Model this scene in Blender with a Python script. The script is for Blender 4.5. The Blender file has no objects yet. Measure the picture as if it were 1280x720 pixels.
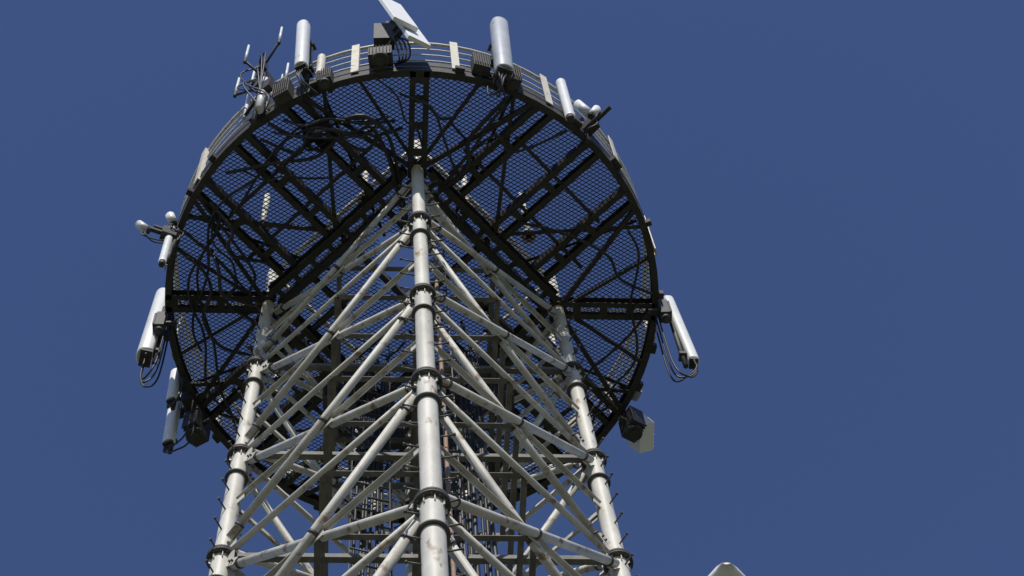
import bpy, math, random
import numpy as np
from mathutils import Vector, Matrix
random.seed(7)
S=bpy.context.scene
V=Vector
# ---------------------------------------------------------------- camera data
F=2476.0
u=V((-155,1040,-F)).normalized()
c=V((-123,-25,-F)).normalized()
e=math.asin(c.dot(u))
Yv=(c-u*c.dot(u)).normalized()
Xv=Yv.cross(u)
D=10.2
H=D*math.tan(e)
ZP=1.6+H            # underside of platform steel
R=3.2
# ---------------------------------------------------------------- materials
def new_mat(name):
    m=bpy.data.materials.new(name); m.use_nodes=True
    nt=m.node_tree; b=nt.nodes['Principled BSDF']
    return m,nt,b
def mat(name,c1,c2,rough=0.5,metal=0.0,scale=6.0,rust=None,rust_amt=0.0,bump=0.0,stretch=(1,1,1)):
    m,nt,b=new_mat(name)
    tc=nt.nodes.new('ShaderNodeTexCoord'); mp=nt.nodes.new('ShaderNodeMapping')
    mp.inputs['Scale'].default_value=stretch
    nt.links.new(tc.outputs['Object'],mp.inputs['Vector'])
    n=nt.nodes.new('ShaderNodeTexNoise'); n.inputs['Scale'].default_value=scale
    n.inputs['Detail'].default_value=8; n.inputs['Roughness'].default_value=0.65
    nt.links.new(mp.outputs[0],n.inputs['Vector'])
    r=nt.nodes.new('ShaderNodeValToRGB')
    r.color_ramp.elements[0].position=0.3; r.color_ramp.elements[1].position=0.7
    r.color_ramp.elements[0].color=(*c1,1); r.color_ramp.elements[1].color=(*c2,1)
    nt.links.new(n.outputs['Fac'],r.inputs[0])
    out=r.outputs[0]
    if rust:
        n2=nt.nodes.new('ShaderNodeTexNoise'); n2.inputs['Scale'].default_value=scale*2.3
        n2.inputs['Detail'].default_value=10
        nt.links.new(mp.outputs[0],n2.inputs['Vector'])
        r2=nt.nodes.new('ShaderNodeValToRGB')
        r2.color_ramp.elements[0].position=0.66-rust_amt; r2.color_ramp.elements[1].position=0.74-rust_amt*0.5
        r2.color_ramp.elements[0].color=(0,0,0,1); r2.color_ramp.elements[1].color=(1,1,1,1)
        nt.links.new(n2.outputs['Fac'],r2.inputs[0])
        mx=nt.nodes.new('ShaderNodeMixRGB'); mx.inputs[2].default_value=(*rust,1)
        nt.links.new(r2.outputs[0],mx.inputs[0]); nt.links.new(out,mx.inputs[1])
        out=mx.outputs[0]
    nt.links.new(out,b.inputs['Base Color'])
    b.inputs['Roughness'].default_value=rough; b.inputs['Metallic'].default_value=metal
    if bump>0:
        bp=nt.nodes.new('ShaderNodeBump'); bp.inputs['Strength'].default_value=bump
        bp.inputs['Distance'].default_value=0.01
        nt.links.new(n.outputs['Fac'],bp.inputs['Height']); nt.links.new(bp.outputs[0],b.inputs['Normal'])
    return m
M_leg=mat('galvanised_light_steel',(0.42,0.40,0.355),(0.66,0.64,0.58),0.5,0.0,4,(0.26,0.18,0.11),0.05,0.2,(1,1,0.4))
M_brace=mat('brace_steel',(0.36,0.345,0.31),(0.62,0.60,0.545),0.55,0.0,3.5,(0.22,0.14,0.09),0.08,0.2)
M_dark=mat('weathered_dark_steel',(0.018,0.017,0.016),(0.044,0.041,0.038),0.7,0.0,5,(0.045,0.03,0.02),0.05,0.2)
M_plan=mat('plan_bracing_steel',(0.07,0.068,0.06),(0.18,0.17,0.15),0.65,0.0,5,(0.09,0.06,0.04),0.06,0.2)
M_flange=mat('flange_steel',(0.035,0.033,0.032),(0.09,0.085,0.078),0.6,0.0,9,(0.09,0.05,0.03),0.06,0.2)
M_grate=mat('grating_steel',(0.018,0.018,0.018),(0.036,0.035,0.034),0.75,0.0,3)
M_rail=mat('railing_paint',(0.54,0.50,0.41),(0.68,0.64,0.54),0.45,0.0,6,(0.2,0.12,0.07),0.05)
M_railw=mat('railing_tube_steel',(0.60,0.60,0.58),(0.74,0.74,0.72),0.4,0.0,6,(0.25,0.17,0.1),0.0)
M_white=mat('radome_white',(0.80,0.80,0.80),(0.85,0.85,0.85),0.4,0.0,3)
M_grey=mat('radome_grey',(0.36,0.38,0.42),(0.46,0.48,0.52),0.45,0.0,3,(.25,.26,.27),0.04)
M_lgrey=mat('radome_light_grey',(0.60,0.61,0.62),(0.72,0.73,0.74),0.42,0.0,3,(.4,.4,.38),0.02)
M_rub=mat('cable_rubber',(0.012,0.012,0.013),(0.03,0.03,0.03),0.5,0.0,10)
M_blk=mat('bracket_black_steel',(0.022,0.022,0.024),(0.055,0.052,0.05),0.6,0.0,10,(0.07,0.045,0.025),0.04)
M_rruw=mat('radio_unit_grey',(0.30,0.31,0.31),(0.4,0.41,0.41),0.5,0.0,6)
M_lamp=mat('lamp_white_enamel',(0.74,0.71,0.68),(0.8,0.78,0.75),0.35,0.0,5)
M_conc=mat('concrete',(0.20,0.19,0.18),(0.28,0.27,0.25),0.9,0.0,2.5,None,0,0.3)
M_ground=mat('ground_dirt_grass',(0.06,0.07,0.03),(0.15,0.14,0.09),0.95,0.0,0.6,(0.04,0.07,0.02),0.12,0.4)
# ---------------------------------------------------------------- mesh builder
class MB:
    def __init__(s): s.v=[];s.f=[];s.sm=[]
    def frame(s,d):
        d=d.normalized()
        up=V((0,0,1)) if abs(d.z)<0.95 else V((0,1,0))
        a=d.cross(up).normalized(); b=a.cross(d).normalized()
        return d,a,b
    def tube(s,p,q,r,r2=None,n=14,caps=True):
        p=V(p);q=V(q)
        if r2 is None:r2=r
        d,a,b=s.frame(q-p); k=len(s.v)
        for P,rr in((p,r),(q,r2)):
            for i in range(n):
                t=2*math.pi*i/n; s.v.append(P+a*rr*math.cos(t)+b*rr*math.sin(t))
        for i in range(n):
            j=(i+1)%n; s.f.append((k+i,k+j,k+n+j,k+n+i)); s.sm.append(True)
        if caps:
            s.f.append(tuple(k+i for i in range(n))[::-1]); s.sm.append(False)
            s.f.append(tuple(k+n+i for i in range(n))); s.sm.append(False)
    def path(s,pts,r,n=8):
        pts=[V(p) for p in pts]; k0=len(s.v); N=len(pts)
        prev=None
        for i,P in enumerate(pts):
            d=(pts[min(i+1,N-1)]-pts[max(i-1,0)])
            if d.length<1e-9:d=V((0,0,1))
            d.normalize()
            if prev is None: _,a,b=s.frame(d)
            else:
                a=(prev-d*prev.dot(d)).normalized(); b=a.cross(d)
            prev=a
            for j in range(n):
                t=2*math.pi*j/n; s.v.append(P+a*r*math.cos(t)+b*r*math.sin(t))
        for i in range(N-1):
            for j in range(n):
                jj=(j+1)%n; k=k0+i*n
                s.f.append((k+j,k+jj,k+n+jj,k+n+j)); s.sm.append(True)
    def obox(s,o,ax,ay,az):
        k=len(s.v)
        for sx in(-1,1):
            for sy in(-1,1):
                for sz in(-1,1): s.v.append(o+ax*sx+ay*sy+az*sz)
        for f in((0,1,3,2),(4,6,7,5),(0,4,5,1),(2,3,7,6),(0,2,6,4),(1,5,7,3)):
            s.f.append(tuple(k+i for i in f)); s.sm.append(False)
    def beam(s,p,q,w,h,up=V((0,0,1)),off=(0,0)):
        p=V(p);q=V(q); d=(q-p); L=d.length; d.normalize()
        a=d.cross(up).normalized(); b=a.cross(d).normalized()
        o=(p+q)/2+a*off[0]+b*off[1]
        s.obox(o,d*L/2,a*w/2,b*h/2)
    def channel(s,p,q,w,h,t=0.012,side=1):   # C section, web at side
        s.beam(p,q,t,h,off=(side*(w/2-t/2),0))
        s.beam(p,q,w-t,t,off=(-side*t/2,-(h/2-t/2)))
        s.beam(p,q,w-t,t,off=(-side*t/2,(h/2-t/2)))
    def angle(s,p,q,w,t=0.008,side=1,up=V((0,0,1))):
        s.beam(p,q,t,w,up,off=(side*(w/2-t/2),0))
        s.beam(p,q,w-t,t,up,off=(-side*t/2,-(w/2-t/2)))
    def lathe(s,prof,n=96,center=V((0,0,0)),closed=True,smooth=False):
        k=len(s.v); m=len(prof)
        for i in range(n):
            t=2*math.pi*i/n
            for (r,z) in prof: s.v.append(center+V((r*math.cos(t),r*math.sin(t),z)))
        for i in range(n):
            ii=(i+1)%n
            for j in range(m if closed else m-1):
                jj=(j+1)%m
                s.f.append((k+i*m+j,k+ii*m+j,k+ii*m+jj,k+i*m+jj)); s.sm.append(smooth)
    def ringbox(s,r0,r1,z0,z1,n=96): s.lathe([(r0,z0),(r1,z0),(r1,z1),(r0,z1)],n)
    def torus(s,Rr,z,r,n=96,m=8,center=V((0,0,0))):
        s.lathe([(Rr+r*math.cos(2*math.pi*j/m),z+r*math.sin(2*math.pi*j/m)) for j in range(m)],n,center,True,True)
    def obj(s,name,m,parent=None,bevel=0):
        me=bpy.data.meshes.new(name); me.from_pydata([tuple(x) for x in s.v],[],s.f); me.update()
        me.polygons.foreach_set('use_smooth',s.sm)
        me.materials.append(m)
        o=bpy.data.objects.new(name,me); S.collection.objects.link(o)
        if parent: o.parent=parent
        if bevel:
            b=o.modifiers.new('b','BEVEL'); b.width=bevel; b.segments=2; b.limit_method='ANGLE'
        return o
def empty(name,loc=(0,0,0)):
    o=bpy.data.objects.new(name,None); S.collection.objects.link(o); return o
def pol(theta,r,z):  # theta deg: 0=+x, 90=toward the viewer side (-y)
    t=math.radians(theta); return V((r*math.cos(t),-r*math.sin(t),z))
def bez(pts,n=16):
    pts=[V(p) for p in pts]; P=[pts[0]*2-pts[1]]+pts+[pts[-1]*2-pts[-2]]; out=[]
    for i in range(1,len(P)-2):
        for k in range(n):
            t=k/n; a,b,c_,d=P[i-1],P[i],P[i+1],P[i+2]
            out.append(0.5*((2*b)+(c_-a)*t+(2*a-5*b+4*c_-d)*t*t+(3*b-a-3*c_+d)*t*t*t))
    out.append(pts[-1]); return out
# ---------------------------------------------------------------- tower
tower=empty('lattice_tower')
LT=[87,177,267,357]
def half(z): return 1.88+(ZP-z)*0.016
def lp(i,z): return pol(LT[i%4],half(z),z)
levels_h=[H-0.05,21.75,19.45,17.25,14.75,12.2,9.5,6.6,3.4,-1.3]
lv=[1.6+h for h in levels_h]
legr=[0.078,0.082,0.092,0.098,0.108,0.112,0.118,0.12,0.125]
legs=MB(); fl=MB(); steps=MB()
for i in range(4):
    for k in range(len(lv)-1):
        legs.tube(lp(i,lv[k+1]),lp(i,lv[k]),legr[k],n=24,caps=False)
    legs.tube(lp(i,lv[0]),lp(i,ZP+1.1),legr[0],n=20)
    for k in range(1,len(lv)):
        z=lv[k]; r=legr[k-1]
        for dz,rr,th in ((0.018,r+0.062,0.028),(-0.018,r+0.062,0.028),(-0.52,r+0.045,0.022)):
            p=lp(i,z+dz); fl.tube(p-V((0,0,th/2)),p+V((0,0,th/2)),rr,n=28)
        for b in range(12):
            t=b*math.pi/6; o=lp(i,z)+V((math.cos(t)*(r+0.04),math.sin(t)*(r+0.04),0))
            fl.tube(o-V((0,0,0.055)),o+V((0,0,0.055)),0.011,n=6)
        for b in range(8):
            t=b*math.pi/4+0.2; dv=V((math.cos(t),math.sin(t),0))
            for sgn in(1,-1):
                legs.obox(lp(i,z+sgn*0.075)+dv*(r+0.014),dv*0.018,dv.cross(V((0,0,1)))*0.004,V((0,0,0.045)))
    z=2.5; side=1
    base=math.atan2(lp(i,0).y,lp(i,0).x)
    while z<ZP-0.3:
        t=base+side*math.radians(62)
        if i==0: t=base+side*math.radians(80)
        dv=V((math.cos(t),math.sin(t),0)); p=lp(i,z)+dv*0.07
        dv=(dv+V((0,0,random.uniform(-.06,.1)))).normalized()
        steps.tube(p,p+dv*0.16,0.0095,n=8)
        steps.tube(p+dv*0.155,p+dv*0.175,0.017,n=8)
        z+=0.21; side*=-1
legs.obj('legs',M_leg,tower); fl.obj('flanges',M_flange,tower); steps.obj('step_bolts',M_flange,tower)
br=MB(); gus=MB(); sec=MB(); bol=MB(); clm=MB()
for i in range(4):
    j=i+1
    fm=(lp(i,10)+lp(j,10)); fm.z=0; fn=fm.normalized()
    for k in range(len(lv)-1):
        zt,zb=lv[k],lv[k+1]
        zt2=zt-(0.12 if k else 0.25); zb2=zb+(0.12 if k<len(lv)-2 else .4)
        rb=[0.036,0.04,0.043,0.046,0.05,0.05,0.052,0.055,0.055][k]
        a,b=lp(i,zt2),lp(j,zt2); a2,b2=lp(i,zb2),lp(j,zb2)
        def sh(p,q,s=0.16):
            d=(q-p).normalized(); return p+d*s,q-d*s
        p,q=sh(a,b2); br.tube(p+fn*0.045,q+fn*0.045,rb,n=14)
        p2,q2=sh(b,a2); br.tube(p2-fn*0.045,q2-fn*0.045,rb,n=14)
        for P,Q in((a,b2),(b2,a),(b,a2),(a2,b)):
            d=(Q-P).normalized()
            gus.beam(P+d*0.08,P+d*0.30,0.10,0.012,up=fn)
            for s_ in(0.2,0.25): bol.tube(P+d*s_-fn*0.03,P+d*s_+fn*0.03,0.014,n=6)
        mid=(a+b+a2+b2)/4
        for (P,Q,o_) in ((p,q,fn*.045),(p2,q2,-fn*.045)):
            d=(Q-P).normalized()
            for T in (P+d*0.16,Q-d*0.16): clm.tube(T+o_-d*.012,T+o_+d*.012,rb+.012,n=14)
            T=(P+Q)/2; clm.tube(T+o_-d*.02,T+o_+d*.02,rb+.005,n=14)
        if k<len(lv)-2:
            a3,b3=lp(i,zb),lp(j,zb); p,q=sh(a3,b3,0.13); sec.tube(p,q,rb*0.8,n=12)
        zm=mid.z
        p,q=sh(lp(i,zm),lp(j,zm),0.08)
        sec.angle(p,q,0.055,0.007,side=1,up=fn)
        gus.beam(mid-V((0,0,.09)),mid+V((0,0,.09)),0.16,0.012,up=fn)
        for L in (i,j):
            for zz in (zt2,zb2,zm):
                P=lp(L,zz); oth=lp(j if L==i else i,zz); d=(oth-P).normalized()
                gus.beam(P+d*0.07,P+d*0.19,0.16,0.012,up=fn)
br.obj('diagonal_braces',M_brace,tower); sec.obj('horizontal_braces',M_brace,tower); gus.obj('gusset_plates',M_brace,tower)
bol.obj('brace_bolts',M_flange,tower); clm.obj('brace_clamps',M_flange,tower)
pl=MB()
for k in range(1,len(lv)-1):
    for z in (lv[k],(lv[k]+lv[k-1])/2):
        mids=[(lp(i,z)+lp(i+1,z))/2 for i in range(4)]
        for i in range(4): pl.angle(mids[i],mids[(i+1)%4],0.06,0.008)
        if z==lv[k]:
            pl.angle(lp(0,z-.04),lp(2,z-.04),0.07); pl.angle(lp(1,z+.04),lp(3,z+.04),0.07)
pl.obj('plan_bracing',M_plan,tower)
# ---------------------------------------------------------------- cable ladder, climbing ladder, cables
lad=MB(); cab=MB()
def ladder(x,y,ax,w,z0,z1,step=0.3,mb=lad):
    a=V((math.cos(ax),math.sin(ax),0)); o=V((x,y,0))
    for s_ in(-1,1): mb.beam(o+a*s_*w/2+V((0,0,z0)),o+a*s_*w/2+V((0,0,z1)),0.04,0.012,up=a)
    z=z0+0.1
    while z<z1: mb.tube(o-a*w/2+V((0,0,z)),o+a*w/2+V((0,0,z)),0.012,n=8); z+=step
ladder(-0.55,0.55,0.3,0.45,0.1,ZP+0.2); ladder(0.55,0.75,-0.4,0.55,0.1,ZP+0.1,0.6); ladder(0.22,-0.95,0.1,0.36,0.1,ZP+0.2)
for n_ in range(9):
    x=0.33+n_*0.055; y=0.70-n_*0.022; ph=random.random()*6
    cab.path([V((x+0.02*math.sin(z*.9+ph),y-0.05+0.015*math.sin(z*1.3+ph),z)) for z in np.arange(0.2,ZP+0.1,0.4)],0.016+0.006*(n_%3),n=8)
for n_ in range(8):
    x=-0.70+n_*0.05; y=0.72; ph=random.random()*6
    cab.path([V((x+0.03*math.sin(z*.7+ph),y+0.02*math.sin(z*1.1+ph),z)) for z in np.arange(0.2,ZP+0.1,0.4)],0.018,n=8)
lad.obj('ladders',M_flange,tower); cab.obj('feeder_cables',M_rub,tower)
M_br=mat('brown_conduit',(0.20,0.12,0.08),(0.30,0.2,0.14),0.6,0,8)
cd=MB(); cd.tube((0.28,-1.15,0.2),(0.28,-1.15,ZP),0.022,n=10); cd.obj('conduit',M_br,tower)
# ---------------------------------------------------------------- platform
pf=MB(); zc=ZP+0.09; hB=0.18
pf.ringbox(R-0.012,R,ZP,ZP+hB); pf.ringbox(R-0.085,R-0.012,ZP,ZP+0.012); pf.ringbox(R-0.085,R-0.012,ZP+hB-0.012,ZP+hB)
pf.ringbox(R+0.002,R+0.010,ZP+hB+0.003,ZP+hB+0.16)
def onring(p,d):
    d=d.normalized(); p2=V((p.x,p.y,0)); bq=p2.dot(d); cq=p2.length_squared-(R-0.015)**2
    t=-bq+math.sqrt(bq*bq-cq); return p+d*t
for i in range(4):
    P=lp(i,ZP); P.z=zc; rad=V((P.x,P.y,0)).normalized(); side=V((-rad.y,rad.x,0))
    for s_ in(-1,1):
        o=P+side*s_*0.085
        pf.channel(o-rad*0.1,onring(o,rad),0.07,hB,0.012,side=s_)
    for t_ in (0.25,0.6,0.95,1.2): pf.beam(P+rad*t_-side*.05+V((0,0,-.085)),P+rad*t_+side*.05+V((0,0,-.085)),0.1,0.01)
    Q=lp(i+1,ZP); Q.z=zc; ed=(Q-P).normalized(); L=(Q-P).length; n_=V((ed.y,-ed.x,0))
    if n_.dot(P)<0:n_=-n_
    for s_ in(-1,1):
        o=n_*s_*0.10+V((0,0,-0.03))
        pf.channel(P+ed*0.12+o,Q-ed*0.12+o,0.09,0.24,0.012,side=s_)
    for t_ in np.arange(0.3,L-0.2,0.3): pf.beam(P+ed*t_-n_*.06+V((0,0,-.135)),P+ed*t_+n_*.06+V((0,0,-.135)),0.07,0.008)
    for fr in(0.2,0.5,0.8):
        for s_ in(-1,1):
            o=P+ed*(L*fr+s_*0.105)+n_*0.16
            pf.channel(o,onring(o,n_),0.075,0.16,0.01,side=s_)
        for t_ in (0.35,0.9):
            o=P+ed*(L*fr)+n_*(0.16+t_)+V((0,0,-.084))
            pf.beam(o-ed*.09,o+ed*.09,0.09,0.008)
    for th in (-27,27):
        tt=LT[i]+th; E=pol(tt,R-0.05,zc-0.05); pf.angle(P+V((0,0,-0.05)),E,0.06)
    for th in (-14,14):
        tt=LT[i]+th; E=pol(tt,R-0.05,zc-0.02); pf.angle(P+rad*.05+V((0,0,-0.02)),E,0.045)
    m=(P+Q)/2
    for th in (22,68):
        E=pol(LT[i]+th,R-0.05,zc-0.03); pf.angle(m+n_*0.12+V((0,0,-0.03)),E,0.05,side=-1)
    for off in (0.62,1.2):
        A=P+ed*(L*(0.08 if off<1 else .2))+n_*off; B=P+ed*(L*(0.92 if off<1 else .8))+n_*off
        pf.angle(A+V((0,0,-.02)),B+V((0,0,-.02)),0.05)
    pf.channel(P*0.5+Q*0.5,V((0,0,zc)),0.07,0.14)
    for fr in(.25,.75):
        A=P+ed*L*fr-n_*.15; pf.channel(A,A-n_*(L*.25),.06,.12,side=-1)
pf.tube((0,0,ZP-0.02),(0,0,ZP+0.18),0.18,n=20)
for a_ in np.arange(3,363,15):
    p=pol(a_+random.uniform(-4,4),R+0.035,ZP+0.09); rd=V((p.x,p.y,0)).normalized()
    pf.obox(p,rd*0.035,V((-rd.y,rd.x,0))*random.uniform(.03,.09),V((0,0,0.05)))
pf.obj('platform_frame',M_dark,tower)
# grating : expanded metal strands
gv=[];gf=[]
dx,dy=0.092,0.056; w=0.0071; zg=ZP+hB+0.008
nx=int(R/dx*2)+4; ny=int(R/dy*2)+4
def hatch(x,y): return abs(x+0.1)<0.35 and abs(y+0.6)<0.4
for iy in range(-ny,ny):
    for ix in range(-nx,nx):
        x0=ix*dx+(dx/2 if iy%2 else 0); y0=iy*dy/2
        for sx in(-1,1):
            x1=x0+sx*dx/2; y1=y0+dy/2
            if math.hypot(x0,y0)>R-0.02 or math.hypot(x1,y1)>R-0.02 or hatch(x0,y0): continue
            a=V((x0,y0,zg)); b=V((x1,y1,zg)); d=(b-a).normalized(); n_=V((-d.y,d.x,0))*w; z_=V((0,0,0.004*sx))
            k=len(gv); gv+= [a-n_-z_,b-n_-z_,b+n_+z_,a+n_+z_]; gf.append((k,k+1,k+2,k+3))
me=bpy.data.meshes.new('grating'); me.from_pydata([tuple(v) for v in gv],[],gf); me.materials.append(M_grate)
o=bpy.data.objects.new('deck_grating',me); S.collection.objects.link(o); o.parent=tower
sm=MB()
for k in range(8):
    a=math.radians(k*45+22+3); 
    sm.beam(V((1.0*math.cos(a),1.0*math.sin(a),zg-.012)),V(((R-.1)*math.cos(a),(R-.1)*math.sin(a),zg-.012)),0.04,0.008)
sm.obj('grating_seams',M_dark,tower)
# railing
rl=MB(); rt=MB(); dz=ZP+hB
for zz,rr in((0.32,0.013),(0.58,0.013),(0.84,0.013)): rt.torus(R-0.02,dz+zz,rr)
rl.torus(R-0.02,dz+1.10,0.024)
for k in range(16):
    th=79+22.5*k; p=pol(th,R+0.03,dz+0.53); rd=V((p.x,p.y,0)).normalized(); sd=V((-rd.y,rd.x,0))
    rl.obox(p,rd*0.006,sd*0.05,V((0,0,0.60)))
    rl.obox(p-rd*0.03+sd*0.045,rd*0.024,sd*0.005,V((0,0,0.598)))
rl.obj('railing_posts',M_rail,tower); rt.obj('railing_tubes',M_railw,tower)
dk=MB()
for (th,r,h) in ((112,1.55,1.3),(60,1.45,1.3),(30,1.75,1.6),(150,2.2,1.2),(215,2.3,1.1),(330,2.2,1.3),(250,2.5,1.1)):
    dk.tube(pol(th,r,dz+.02),pol(th,r,dz+h),0.04,n=12)
    dk.tube(pol(th,r,dz+.02),pol(th,r,dz+.04),0.1,n=12)
for i in range(4):
    dk.tube(lp(i,ZP+1.05),lp(i+1,ZP+1.05),0.035,n=10)
dk.obj('deck_posts',M_rail,tower)
# ---------------------------------------------------------------- cables under and on platform
pc=MB()
def hang(ths,rs,zs,r=0.016):
    pts=[pol(t,a,z) for t,a,z in zip(ths,rs,zs)]
    pc.path(bez(pts,12),r,n=8)
zu=ZP-0.02
hang([140,128,118,108,98,93],[3.0,2.65,2.45,2.55,2.3,1.0],[zu,zu-.12,zu-.15,zu-.1,zu-.12,zu],0.024)
hang([124,120,112,104,96,92],[3.1,2.8,2.62,2.3,2.4,1.2],[zu,zu-.1,zu-.12,zu-.15,zu-.1,zu],0.024)
hang([128,122,115,106,100,95],[3.0,2.6,2.8,2.55,2.55,1.9],[zu,zu-.1,zu-.18,zu-.12,zu-.15,zu],0.022)
hang([158,162,168,175,185],[3.1,2.6,2.3,2.4,2.0],[zu,zu-.1,zu-.12,zu-.1,zu],0.024)
hang([163,166,172,180,190,200],[3.1,2.75,2.6,2.7,2.5,1.9],[zu,zu-.1,zu-.12,zu-.14,zu-.1,zu],0.022)
hang([150,155,163,172,182],[3.0,2.5,2.1,2.1,1.7],[zu,zu-.1,zu-.16,zu-.12,zu],0.02)
hang([66,70,72,70,78],[3.1,2.7,2.4,2.1,1.6],[zu,zu-.12,zu-.1,zu-.14,zu],0.03)
hang([65,68,70,72,80],[3.1,2.75,2.3,2.15,1.5],[zu,zu-.12,zu-.1,zu-.14,zu],0.022)
hang([50,55,60,66,75],[3.1,2.7,2.5,2.6,1.9],[zu,zu-.12,zu-.15,zu-.14,zu],0.018)
hang([2,8,16,28,40],[3.1,2.7,2.6,2.2,1.8],[zu,zu-.1,zu-.12,zu-.12,zu],0.02)
hang([358,350,340,330,320],[3.1,2.8,2.5,2.3,1.2],[zu,zu-.1,zu-.12,zu-.12,zu],0.02)
hang([208,214,222,230,240],[3.0,2.7,2.4,2.1,1.2],[zu,zu-.1,zu-.12,zu-.12,zu],0.02)
hang([330,322,312,300,290],[3.0,2.7,2.4,2.1,1.2],[zu,zu-.1,zu-.12,zu-.12,zu],0.02)
# loose slack hanging under the near and left side of the deck
rs_=random.Random(21)
for (t0,t1) in ((126,100),(122,94),(132,112),(118,97),(110,92),(138,120),(96,84),(90,70),(86,74),(148,160),(150,172),(160,178)):
    n_p=5; ths=[t0+(t1-t0)*k/(n_p-1)+rs_.uniform(-2,2) for k in range(n_p)]
    r0=rs_.uniform(2.7,3.05); r1=rs_.uniform(1.9,2.7)
    rss=[r0+(r1-r0)*k/(n_p-1)+rs_.uniform(-.12,.12) for k in range(n_p)]
    dr=rs_.uniform(.15,.5)
    hang(ths,rss,[zu,zu-dr*.7,zu-dr,zu-dr*.6,zu],rs_.choice([.014,.018,.024]))
for kk in range(5):
    ph=random.random()*6
    a0=[95,100,150,200,20][kk]; a1=[215,190,235,290,-60][kk]
    pts=[pol(a0+(a1-a0)*t,2.72+.12*kk*.4+.09*math.sin(t*17+ph),zu-.03-.05*abs(math.sin(t*23+ph))) for t in np.linspace(0,1,60)]
    pc.path(pts,0.017,n=6)
cc=pol(115,2.62,zu-0.1)
for k in range(6):
    pc.path([cc+V((math.cos(t)*(0.14+.012*k),math.sin(t)*(0.14+.01*k),0.02*k+0.03*math.sin(2*t+k))) for t in np.linspace(0,2*math.pi,32)],0.017,n=6)
for k in range(10):
    x=random.uniform(-.9,.9); y=random.uniform(.2,1.2)
    pc.path(bez([V((x,y,zu)),V((x+random.uniform(-.3,.3),y+random.uniform(-.1,.3),zu-random.uniform(.4,1.0))),V((x+random.uniform(-.4,.4),y+.2,zu-random.uniform(.9,1.9))),V((.55 if x>0 else -.55,.66,zu-2.6))],10),.02,n=7)
pc.obj('platform_cables',M_rub,tower)
eq=MB()
for (x,y,z,w_,d_,h_) in ((-.75,.55,ZP-.9,.3,.2,.5),(.85,.5,ZP-1.0,.32,.2,.55),(-.3,1.0,ZP-1.6,.3,.2,.5),(.35,1.05,ZP-1.5,.3,.18,.5),(-.6,.9,ZP-2.6,.3,.2,.45),(.65,.95,ZP-2.7,.32,.2,.5),(0,1.1,ZP-.6,.36,.2,.5),(-1.0,.3,ZP-1.9,.25,.2,.5),(1.05,.3,ZP-2.0,.25,.2,.5),(.1,1.1,ZP-3.3,.3,.2,.5)):
    eq.obox(V((x,y,z)),V((w_/2,0,0)),V((0,d_/2,0)),V((0,0,h_/2)))
    for k in range(5): eq.obox(V((x-w_/2+w_*(k+.5)/5,y-d_/2-.02,z)),V((.006,0,0)),V((0,.018,0)),V((0,0,h_/2-.03)))
eq.obj('equipment_boxes',M_blk,tower,0.01)
ft=MB()
for i in range(4): 
    p=lp(i,0); ft.obox(V((p.x,p.y,0.16)),V((.4,0,0)),V((0,.4,0)),V((0,0,.2)))
ft.obj('footings',M_conc,tower,0.02)
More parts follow.
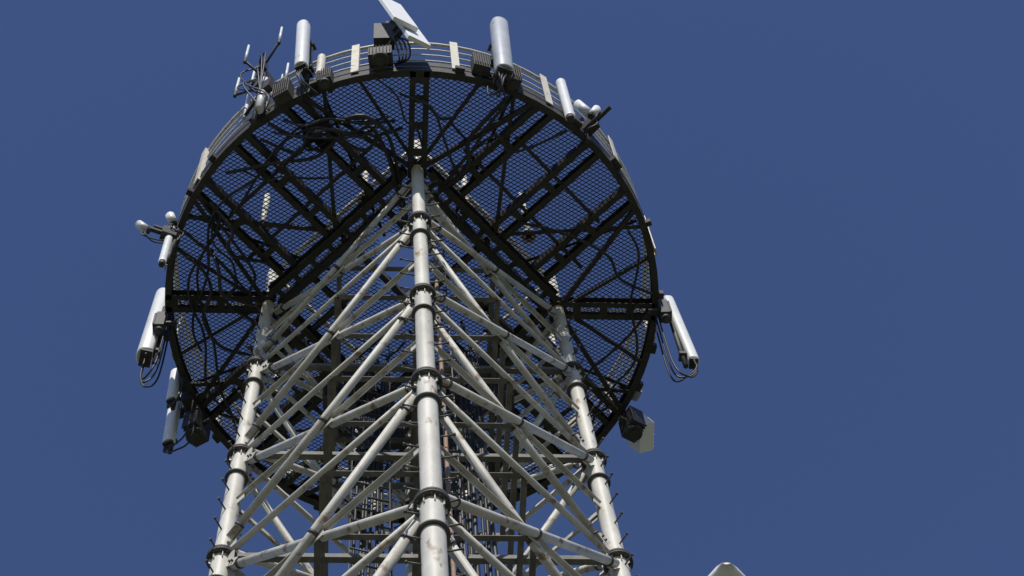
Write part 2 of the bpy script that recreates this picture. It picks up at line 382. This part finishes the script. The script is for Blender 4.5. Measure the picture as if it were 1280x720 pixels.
# ---------------------------------------------------------------- antennas
def panel_antenna(theta,r,z0,L,w,dep,material,tilt=3,name='panel_antenna',yaw=0,cables=3,loop=0.35,gap=.10,bottom=True):
    root=empty(name)
    base=pol(theta,r,0); t=math.radians(theta+yaw)
    rd=V((math.cos(t),-math.sin(t),0)); sd=V((-rd.y,rd.x,0)); up=V((0,0,1))
    tl=math.radians(tilt); ax=(up*math.cos(tl)+rd*math.sin(tl)).normalized(); fr=ax.cross(sd).normalized()
    if fr.dot(rd)<0: fr=-fr
    o=base+up*(z0)
    prof=[]
    for k in range(13):
        a=math.pi*k/12; prof.append((math.cos(a)*w/2,(math.sin(a)**0.7)*dep*0.62))
    prof+= [(-w/2,-dep*0.25),(-w/2*0.8,-dep*0.38),(w/2*0.8,-dep*0.38),(w/2,-dep*0.25)]
    b=MB(); rows=[(0,0.86),(0.012,0.96),(0.03,1.0),(L-0.03,1.0),(L-0.012,0.96),(L,0.86)]; m=len(prof)
    for (h,s_) in rows:
        for (x,y) in prof: b.v.append(o+ax*h+sd*x*s_+fr*y*s_)
    for i in range(len(rows)-1):
        for j in range(m):
            jj=(j+1)%m; b.f.append((i*m+j,i*m+jj,(i+1)*m+jj,(i+1)*m+j)); b.sm.append(True)
    b.f.append(tuple(range(m))[::-1]); b.sm.append(False)
    b.f.append(tuple((len(rows)-1)*m+j for j in range(m))); b.sm.append(False)
    b.obj('radome',material,root)
    k=MB()
    if bottom:
        k.obox(o-ax*.02,sd*w*.42,fr*dep*.36,ax*.022)
    pole0=o-rd*(dep*0.4+gap)
    k.tube(pole0-up*0.12,pole0+up*(L*0.95),0.032,n=12)
    for h in (0.18,L-0.25):
        p=o+ax*h-fr*dep*0.36; q=V((pole0.x,pole0.y,p.z)); k.beam(p,q,0.07,0.05); 
        k.obox(q,rd*0.045,sd*0.06,up*0.03)
        for s_ in(-1,1): k.tube(q+sd*s_*0.05-rd*.06,q+sd*s_*0.05+rd*.06,0.007,n=6)
    for zz in (ZP+0.10,ZP+0.75):
        if pole0.z-0.12<=zz<=pole0.z+L*0.95 :
            ring=pol(theta,R-0.0,zz)
            if (V((pole0.x,pole0.y,zz))-ring).length>.02: k.beam(V((pole0.x,pole0.y,zz)),ring,0.06,0.06)
            k.obox(V((pole0.x,pole0.y,zz)),rd*.05,sd*.07,up*.04)
    for j in range(4):
        p=o+sd*(-w*.3+w*.2*j)-ax*.04; k.tube(p,p-ax*0.06,0.016,n=10)
    k.obj('mount',M_blk,root)
    cb=MB()
    for j in range(cables):
        p=o+sd*(-w*.3+w*.2*j)-ax*.09; lo=loop*(0.7+0.3*j/ max(1,cables-1))
        e_=pol(theta+2*(j-1),R-0.05,ZP+0.02)
        pts=[p,p-up*lo*.6-sd*.02*j,p-up*lo+(V((e_.x,e_.y,p.z))-p)*0.4, V((e_.x,e_.y,min(p.z,e_.z)-lo*.4)), e_]
        cb.path(bez(pts,10),0.012,n=8)
    cb.obj('jumper_cables',M_rub,root)
    return root
def radio_unit(theta,r,z,w=.3,h=.4,d=.15,material=M_rruw,drum=True,tilt=0,yaw=0,name='radio_unit'):
    root=empty(name); p=pol(theta,r,z); t=math.radians(theta+yaw)
    rd=V((math.cos(t),-math.sin(t),0)); sd=V((-rd.y,rd.x,0)); up=V((0,0,1))
    rm=Matrix.Rotation(math.radians(tilt),3,sd); rd2=rm@rd; up2=rm@up
    b=MB(); b.obox(p,rd2*d/2,sd*w/2,up2*h/2)
    for k in range(7): b.obox(p+rd2*(d/2+.015)+sd*(-w/2+w*(k+.5)/7),rd2*.014,sd*.005,up2*(h/2-.03))
    b.obj('housing',material,root,0.012)
    k=MB(); q=pol(theta,R,p.z)
    k.beam(p-rd*d/2,q if (p-q).length>.1 else p-rd*.2,.06,.06)
    if drum:
        k.tube(p-up2*(h/2),p-up2*(h/2+.07),w*.36,n=24); k.tube(p-up2*(h/2+.07),p-up2*(h/2+.09),w*.2,n=20)
    k.tube(q-up*(.1+max(0,p.z-dz)),q+up*.5,.028,n=10)
    k.obj('mount',M_blk,root)
    return root
def small_can(theta,r,z0,L,rad,material,name='omni_antenna',tiltv=(0,0,1)):
    root=empty(name); p=pol(theta,r,z0); a=V(tiltv).normalized()
    b=MB(); prof=[(0,.8),(.015,1),(L-.02,1),(L,.75)]
    for (h0,s0),(h1,s1) in zip(prof[:-1],prof[1:]): b.tube(p+a*h0,p+a*h1,rad*s0,rad*s1,n=20,caps=(h0==0 or h1==L))
    b.obj('radome',material,root)
    k=MB(); k.tube(p,p-a*.08,rad*.75,n=14); q=pol(theta,R,p.z+L*.3); k.beam(p+a*L*.3,q,.05,.05)
    k.tube(q+V((0,0,-.25)),q+V((0,0,.3)),.025,n=10); k.obj('mount',M_blk,root); return root
Z=ZP
panel_antenna(112.5,R+.22,Z+.35,1.7,.17,.15,M_lgrey,loop=.35)          # top-left
panel_antenna(69.5,R+.22,Z-.2,1.9,.23,.18,M_grey,loop=.3)            # top-right
panel_antenna(181,R+.13,Z-1.15,1.95,.27,.2,M_lgrey,tilt=-1,loop=.7,gap=.04,yaw=-15)       # left
panel_antenna(-3,R+.24,Z-1.55,1.95,.17,.14,M_lgrey,tilt=-2,loop=.4,gap=.05)      # right
small_can(109,R+.10,Z+.2,.75,.055,M_rail,'omni_antenna')
small_can(52,R+.08,Z-.15,1.5,.066,M_lgrey,'omni_antenna')
small_can(158,R+.06,Z-1.2,1.25,.05,M_lgrey,'omni_antenna')
def flat_panel():
    root=empty('flat_panel_antenna'); b=MB()
    sd=V((.88,.47,0)).normalized(); up=V((-.22,.0,1)); up=(up-sd*up.dot(sd)*.35).normalized(); n_=sd.cross(up).normalized()
    for (p,w_,h_) in ((V((-.10,-R-.44,Z+1.12)),.34,1.35),(V((.09,-R-.30,Z+.62)),.31,1.0)):
        b.obox(p,sd*w_/2,up*h_/2,n_*.03)
    b.obj('panels',M_white,root,.01)
    k=MB(); p=pol(94,R+.12,Z+.1); k.tube(p,p+V((0,0,1.7)),.04,n=12)
    for zz in (.5,.9,1.4): k.beam(p+V((0,0,zz)),V((-.05,-R-.34,Z+.1+zz)),.07,.07)
    k.obox(p+V((-.04,-.05,.9)),V((.13,0,0)),V((0,.08,0)),V((0,0,.35)))
    k.obj('mount',M_blk,root)
    cb=MB()
    for j in range(4): cb.path(bez([p+V((.05,-.1,.7)),p+V((.1+.05*j,-.15,.3)),p+V((.15+.04*j,-.02,.0)),p+V((.1,.1,.1))],10),.012,n=7)
    cb.obj('jumper_cables',M_rub,root)
flat_panel()
radio_unit(95.5,R+.12,Z+.30,.30,.32,.16,M_blk)
radio_unit(73.5,R+.08,Z+.35,.22,.5,.14,M_blk,drum=False)
radio_unit(66.5,R+.08,Z+.25,.22,.5,.14,M_blk,drum=True)
radio_unit(118,R+.08,Z+.2,.22,.5,.14,M_blk,drum=False)
radio_unit(108,R+.06,Z+.1,.18,.4,.12,M_blk,drum=True)
radio_unit(207,R+.02,Z-.30,.34,.45,.2,M_blk)
radio_unit(203,R+.02,Z+.10,.22,.35,.16,M_blk,drum=False)
radio_unit(-30,R+.08,Z-.30,.30,.42,.2,M_blk)
radio_unit(-26,R+.04,Z+.25,.16,.25,.14,M_rruw,drum=False)
radio_unit(-31,R+.26,Z-.30,.42,.28,.22,M_white,drum=False,tilt=-25,yaw=30)
radio_unit(0,R+.02,Z-.35,.16,.4,.12,M_blk,drum=True)
radio_unit(178,R+.0,Z-.5,.16,.4,.12,M_blk,drum=True)
panel_antenna(204,R+.28,Z-.85,1.3,.16,.12,M_white,loop=.2,cables=2,yaw=-95,gap=.02)
panel_antenna(198,R+.12,Z-.4,.8,.14,.10,M_white,loop=.2,cables=1,yaw=-85,gap=.02)
def cluster(theta,name='antenna_mast'):
    root=empty(name); p=pol(theta,R+.12,Z-.45); k=MB(); up=V((0,0,1)); w=MB()
    k.tube(p,p+up*2.6,.032,n=12)
    t=math.radians(theta); rd=V((math.cos(t),-math.sin(t),0)); sd=V((-rd.y,rd.x,0))
    for zz,aa,ll in((2.45,1.2,.36),(1.9,-.2,.30),(1.4,1.9,.34)):
        d=(rd*math.cos(aa)+sd*math.sin(aa)); c0=p+up*zz
        k.tube(c0-d*ll,c0+d*ll,.018,n=8)
        for s_ in(-1,1): 
            k.tube(c0+d*ll*s_-up*.06,c0+d*ll*s_+up*.12,.022,n=10)
            w.tube(c0+d*ll*s_+up*.12,c0+d*ll*s_+up*.75,.022,.015,n=10)
    w.tube(p+up*.35+sd*.06,p+up*1.6+sd*.06,.055,n=16)
    w.tube(p+up*.9-sd*.3-rd*.1,p+up*1.9-sd*.3-rd*.1,.025,n=12); k.beam(p+up*1.0,p+up*1.0-sd*.3-rd*.1,.04,.04)
    k.obox(p+up*1.75-rd*.05,rd*.07,sd*.1,up*.16)
    k.obox(p+up*2.2+rd*.04,rd*.05,sd*.06,up*.1)
    k.obox(p+up*1.2+sd*.12,rd*.05,sd*.08,up*.16)
    k.beam(p+up*.6,pol(theta,R,Z+.15),.06,.06); k.beam(p+up*1.3,pol(theta,R,Z+.85),.05,.05)
    cb=MB()
    for j in range(7):
        a_=random.uniform(1.2,2.4); cb.path(bez([p+up*a_+rd*.1,p+up*(a_-.3)+rd*.20+sd*random.uniform(-.22,.22),p+up*.7+sd*random.uniform(-.2,.2),p+up*.4-rd*.12],10),.011,n=6)
    k.obj('mast',M_blk,root); w.obj('elements',M_lgrey,root); cb.obj('cables',M_rub,root)
cluster(124.5)
def arm(theta,specs,z,name='side_arm_antenna'):
    root=empty(name); k=MB(); w=MB(); cb=MB(); up=V((0,0,1))
    t=math.radians(theta); rd=V((math.cos(t),-math.sin(t),0)); sd=V((-rd.y,rd.x,0)); p=pol(theta,R-.02,z)
    k.tube(p-up*.4,p+up*.5,.03,n=12); k.beam(p,p+rd*.45,.05,.05)
    k.beam(p+up*.12,p+rd*.3+up*.12,.04,.04); k.obox(p+rd*.1,rd*.09,sd*.07,up*.1)
    for (a,b_,c_,dirv,L,r_) in specs:
        q=p+rd*a+sd*b_+up*c_; d=(rd*dirv[0]+sd*dirv[1]+up*dirv[2]).normalized()
        w.tube(q,q+d*L,r_,n=18); w.tube(q+d*L,q+d*(L+.02),r_,r_*.7,n=18)
        k.tube(q-d*.03,q,r_*.8,n=14); k.beam(q+d*L*.3,p+rd*min(a,.42),.03,.03)
        cb.path(bez([q,q-up*.18+rd*.06,q-up*.2-rd*.15,p-up*.1],10),.01,n=6)
        cb.path(bez([q,q-up*.25+rd*.02+sd*.05,q-up*.3-rd*.12,p-up*.2],10),.01,n=6)
    k.obj('arm',M_blk,root); w.obj('heads',M_lgrey,root); cb.obj('cables',M_rub,root)
arm(158.0,[(.36,-.02,-.02,(1,.1,.5),.15,.055),(.08,.05,.3,(.5,.3,.8),.15,.058)],Z-.3)
arm(45,[(.15,.0,.35,(-.2,-.6,.9),.3,.06),(.22,-.12,-.1,(.4,.2,.9),.2,.055)],Z+.3)
# ---------------------------------------------------------------- street lamp (tip of its head enters the frame)
lamp=empty('street_lamp'); tip=V((0.908,-7.15,6.68)); hd=V((.04,1,-.06)).normalized(); sx=V((1,0,0)); 
b=MB(); st=[(0,.012,.012),(.02,.034,.03),(.06,.068,.045),(.14,.105,.055),(.35,.13,.065),(.55,.11,.06),(.68,.05,.045)]
n=20
for (d_,w_,h_) in st:
    for i in range(n):
        a=2*math.pi*i/n; zz=math.sin(a)*h_*(1.0 if math.sin(a)>0 else .5)
        b.v.append(tip+hd*d_+sx*math.cos(a)*w_+V((0,0,zz)))
for i in range(len(st)-1):
    for j in range(n):
        jj=(j+1)%n; b.f.append((i*n+j,i*n+jj,(i+1)*n+jj,(i+1)*n+j)); b.sm.append(True)
b.f.append(tuple(range(n))); b.sm.append(True)
b.obj('lamp_head',M_lamp,lamp)
b=MB(); a0=tip+hd*.66
b.path(bez([a0,a0+V((.02,.5,-.08)),a0+V((.04,1.0,-.35)),a0+V((.05,1.25,-.9)),V((a0.x+.05,a0.y+1.27,4.5)),V((a0.x+.05,a0.y+1.27,0))],12),.04,n=14)
b.tube(V((a0.x+.05,a0.y+1.27,0)),V((a0.x+.05,a0.y+1.27,.9)),.08,n=20); b.tube(V((a0.x+.05,a0.y+1.27,0)),V((a0.x+.05,a0.y+1.27,.03)),.16,n=20)
b.obj('pole',M_rruw,lamp)
# ---------------------------------------------------------------- ground
g=MB(); g.v=[V((-1500,-1500,0)),V((1500,-1500,0)),V((1500,1500,0)),V((-1500,1500,0))]; g.f=[(0,1,2,3)]; g.sm=[False]; g.obj('ground',M_ground)
g=MB(); g.obox(V((0,0,0.03)),V((4.2,0,0)),V((0,4.2,0)),V((0,0,.03))); g.obj('pavement',M_conc,None,.01)
# ---------------------------------------------------------------- light
EL,AZ=40.0,184.0
w=bpy.data.worlds.new('World'); S.world=w; w.use_nodes=True; nt=w.node_tree
sk=nt.nodes.new('ShaderNodeTexSky'); sk.sky_type='NISHITA'; sk.sun_disc=False
sk.sun_elevation=math.radians(EL); sk.sun_rotation=math.radians(AZ); sk.air_density=1.0; sk.dust_density=0.0; sk.ozone_density=5.0
bg=nt.nodes['Background']; bg.inputs[1].default_value=0.106
hs=nt.nodes.new('ShaderNodeHueSaturation'); hs.inputs['Saturation'].default_value=1.03; hs.inputs['Hue'].default_value=0.514
nt.links.new(sk.outputs[0],hs.inputs['Color']); nt.links.new(hs.outputs[0],bg.inputs[0])
sun=bpy.data.lights.new('sun','SUN'); sun.energy=4.3; sun.angle=math.radians(.5); sun.color=(1,.955,.87)
so=bpy.data.objects.new('sun',sun); S.collection.objects.link(so)
ts=V((math.sin(math.radians(AZ))*math.cos(math.radians(EL)),math.cos(math.radians(AZ))*math.cos(math.radians(EL)),math.sin(math.radians(EL))))
so.rotation_euler=ts.to_track_quat('Z','Y').to_euler(); so.location=(0,0,40)
S.view_settings.view_transform='Standard'; S.view_settings.look='None'; S.view_settings.exposure=0
# ---------------------------------------------------------------- camera
cam=bpy.data.cameras.new('camera'); co=bpy.data.objects.new('camera',cam); S.collection.objects.link(co)
cam.sensor_width=36; cam.lens=F/1280*36; cam.clip_end=5000
Mx=Matrix((Xv,Yv,u)).to_4x4(); Mx.translation=V((0,-D,1.6)); co.matrix_world=Mx
S.camera=co
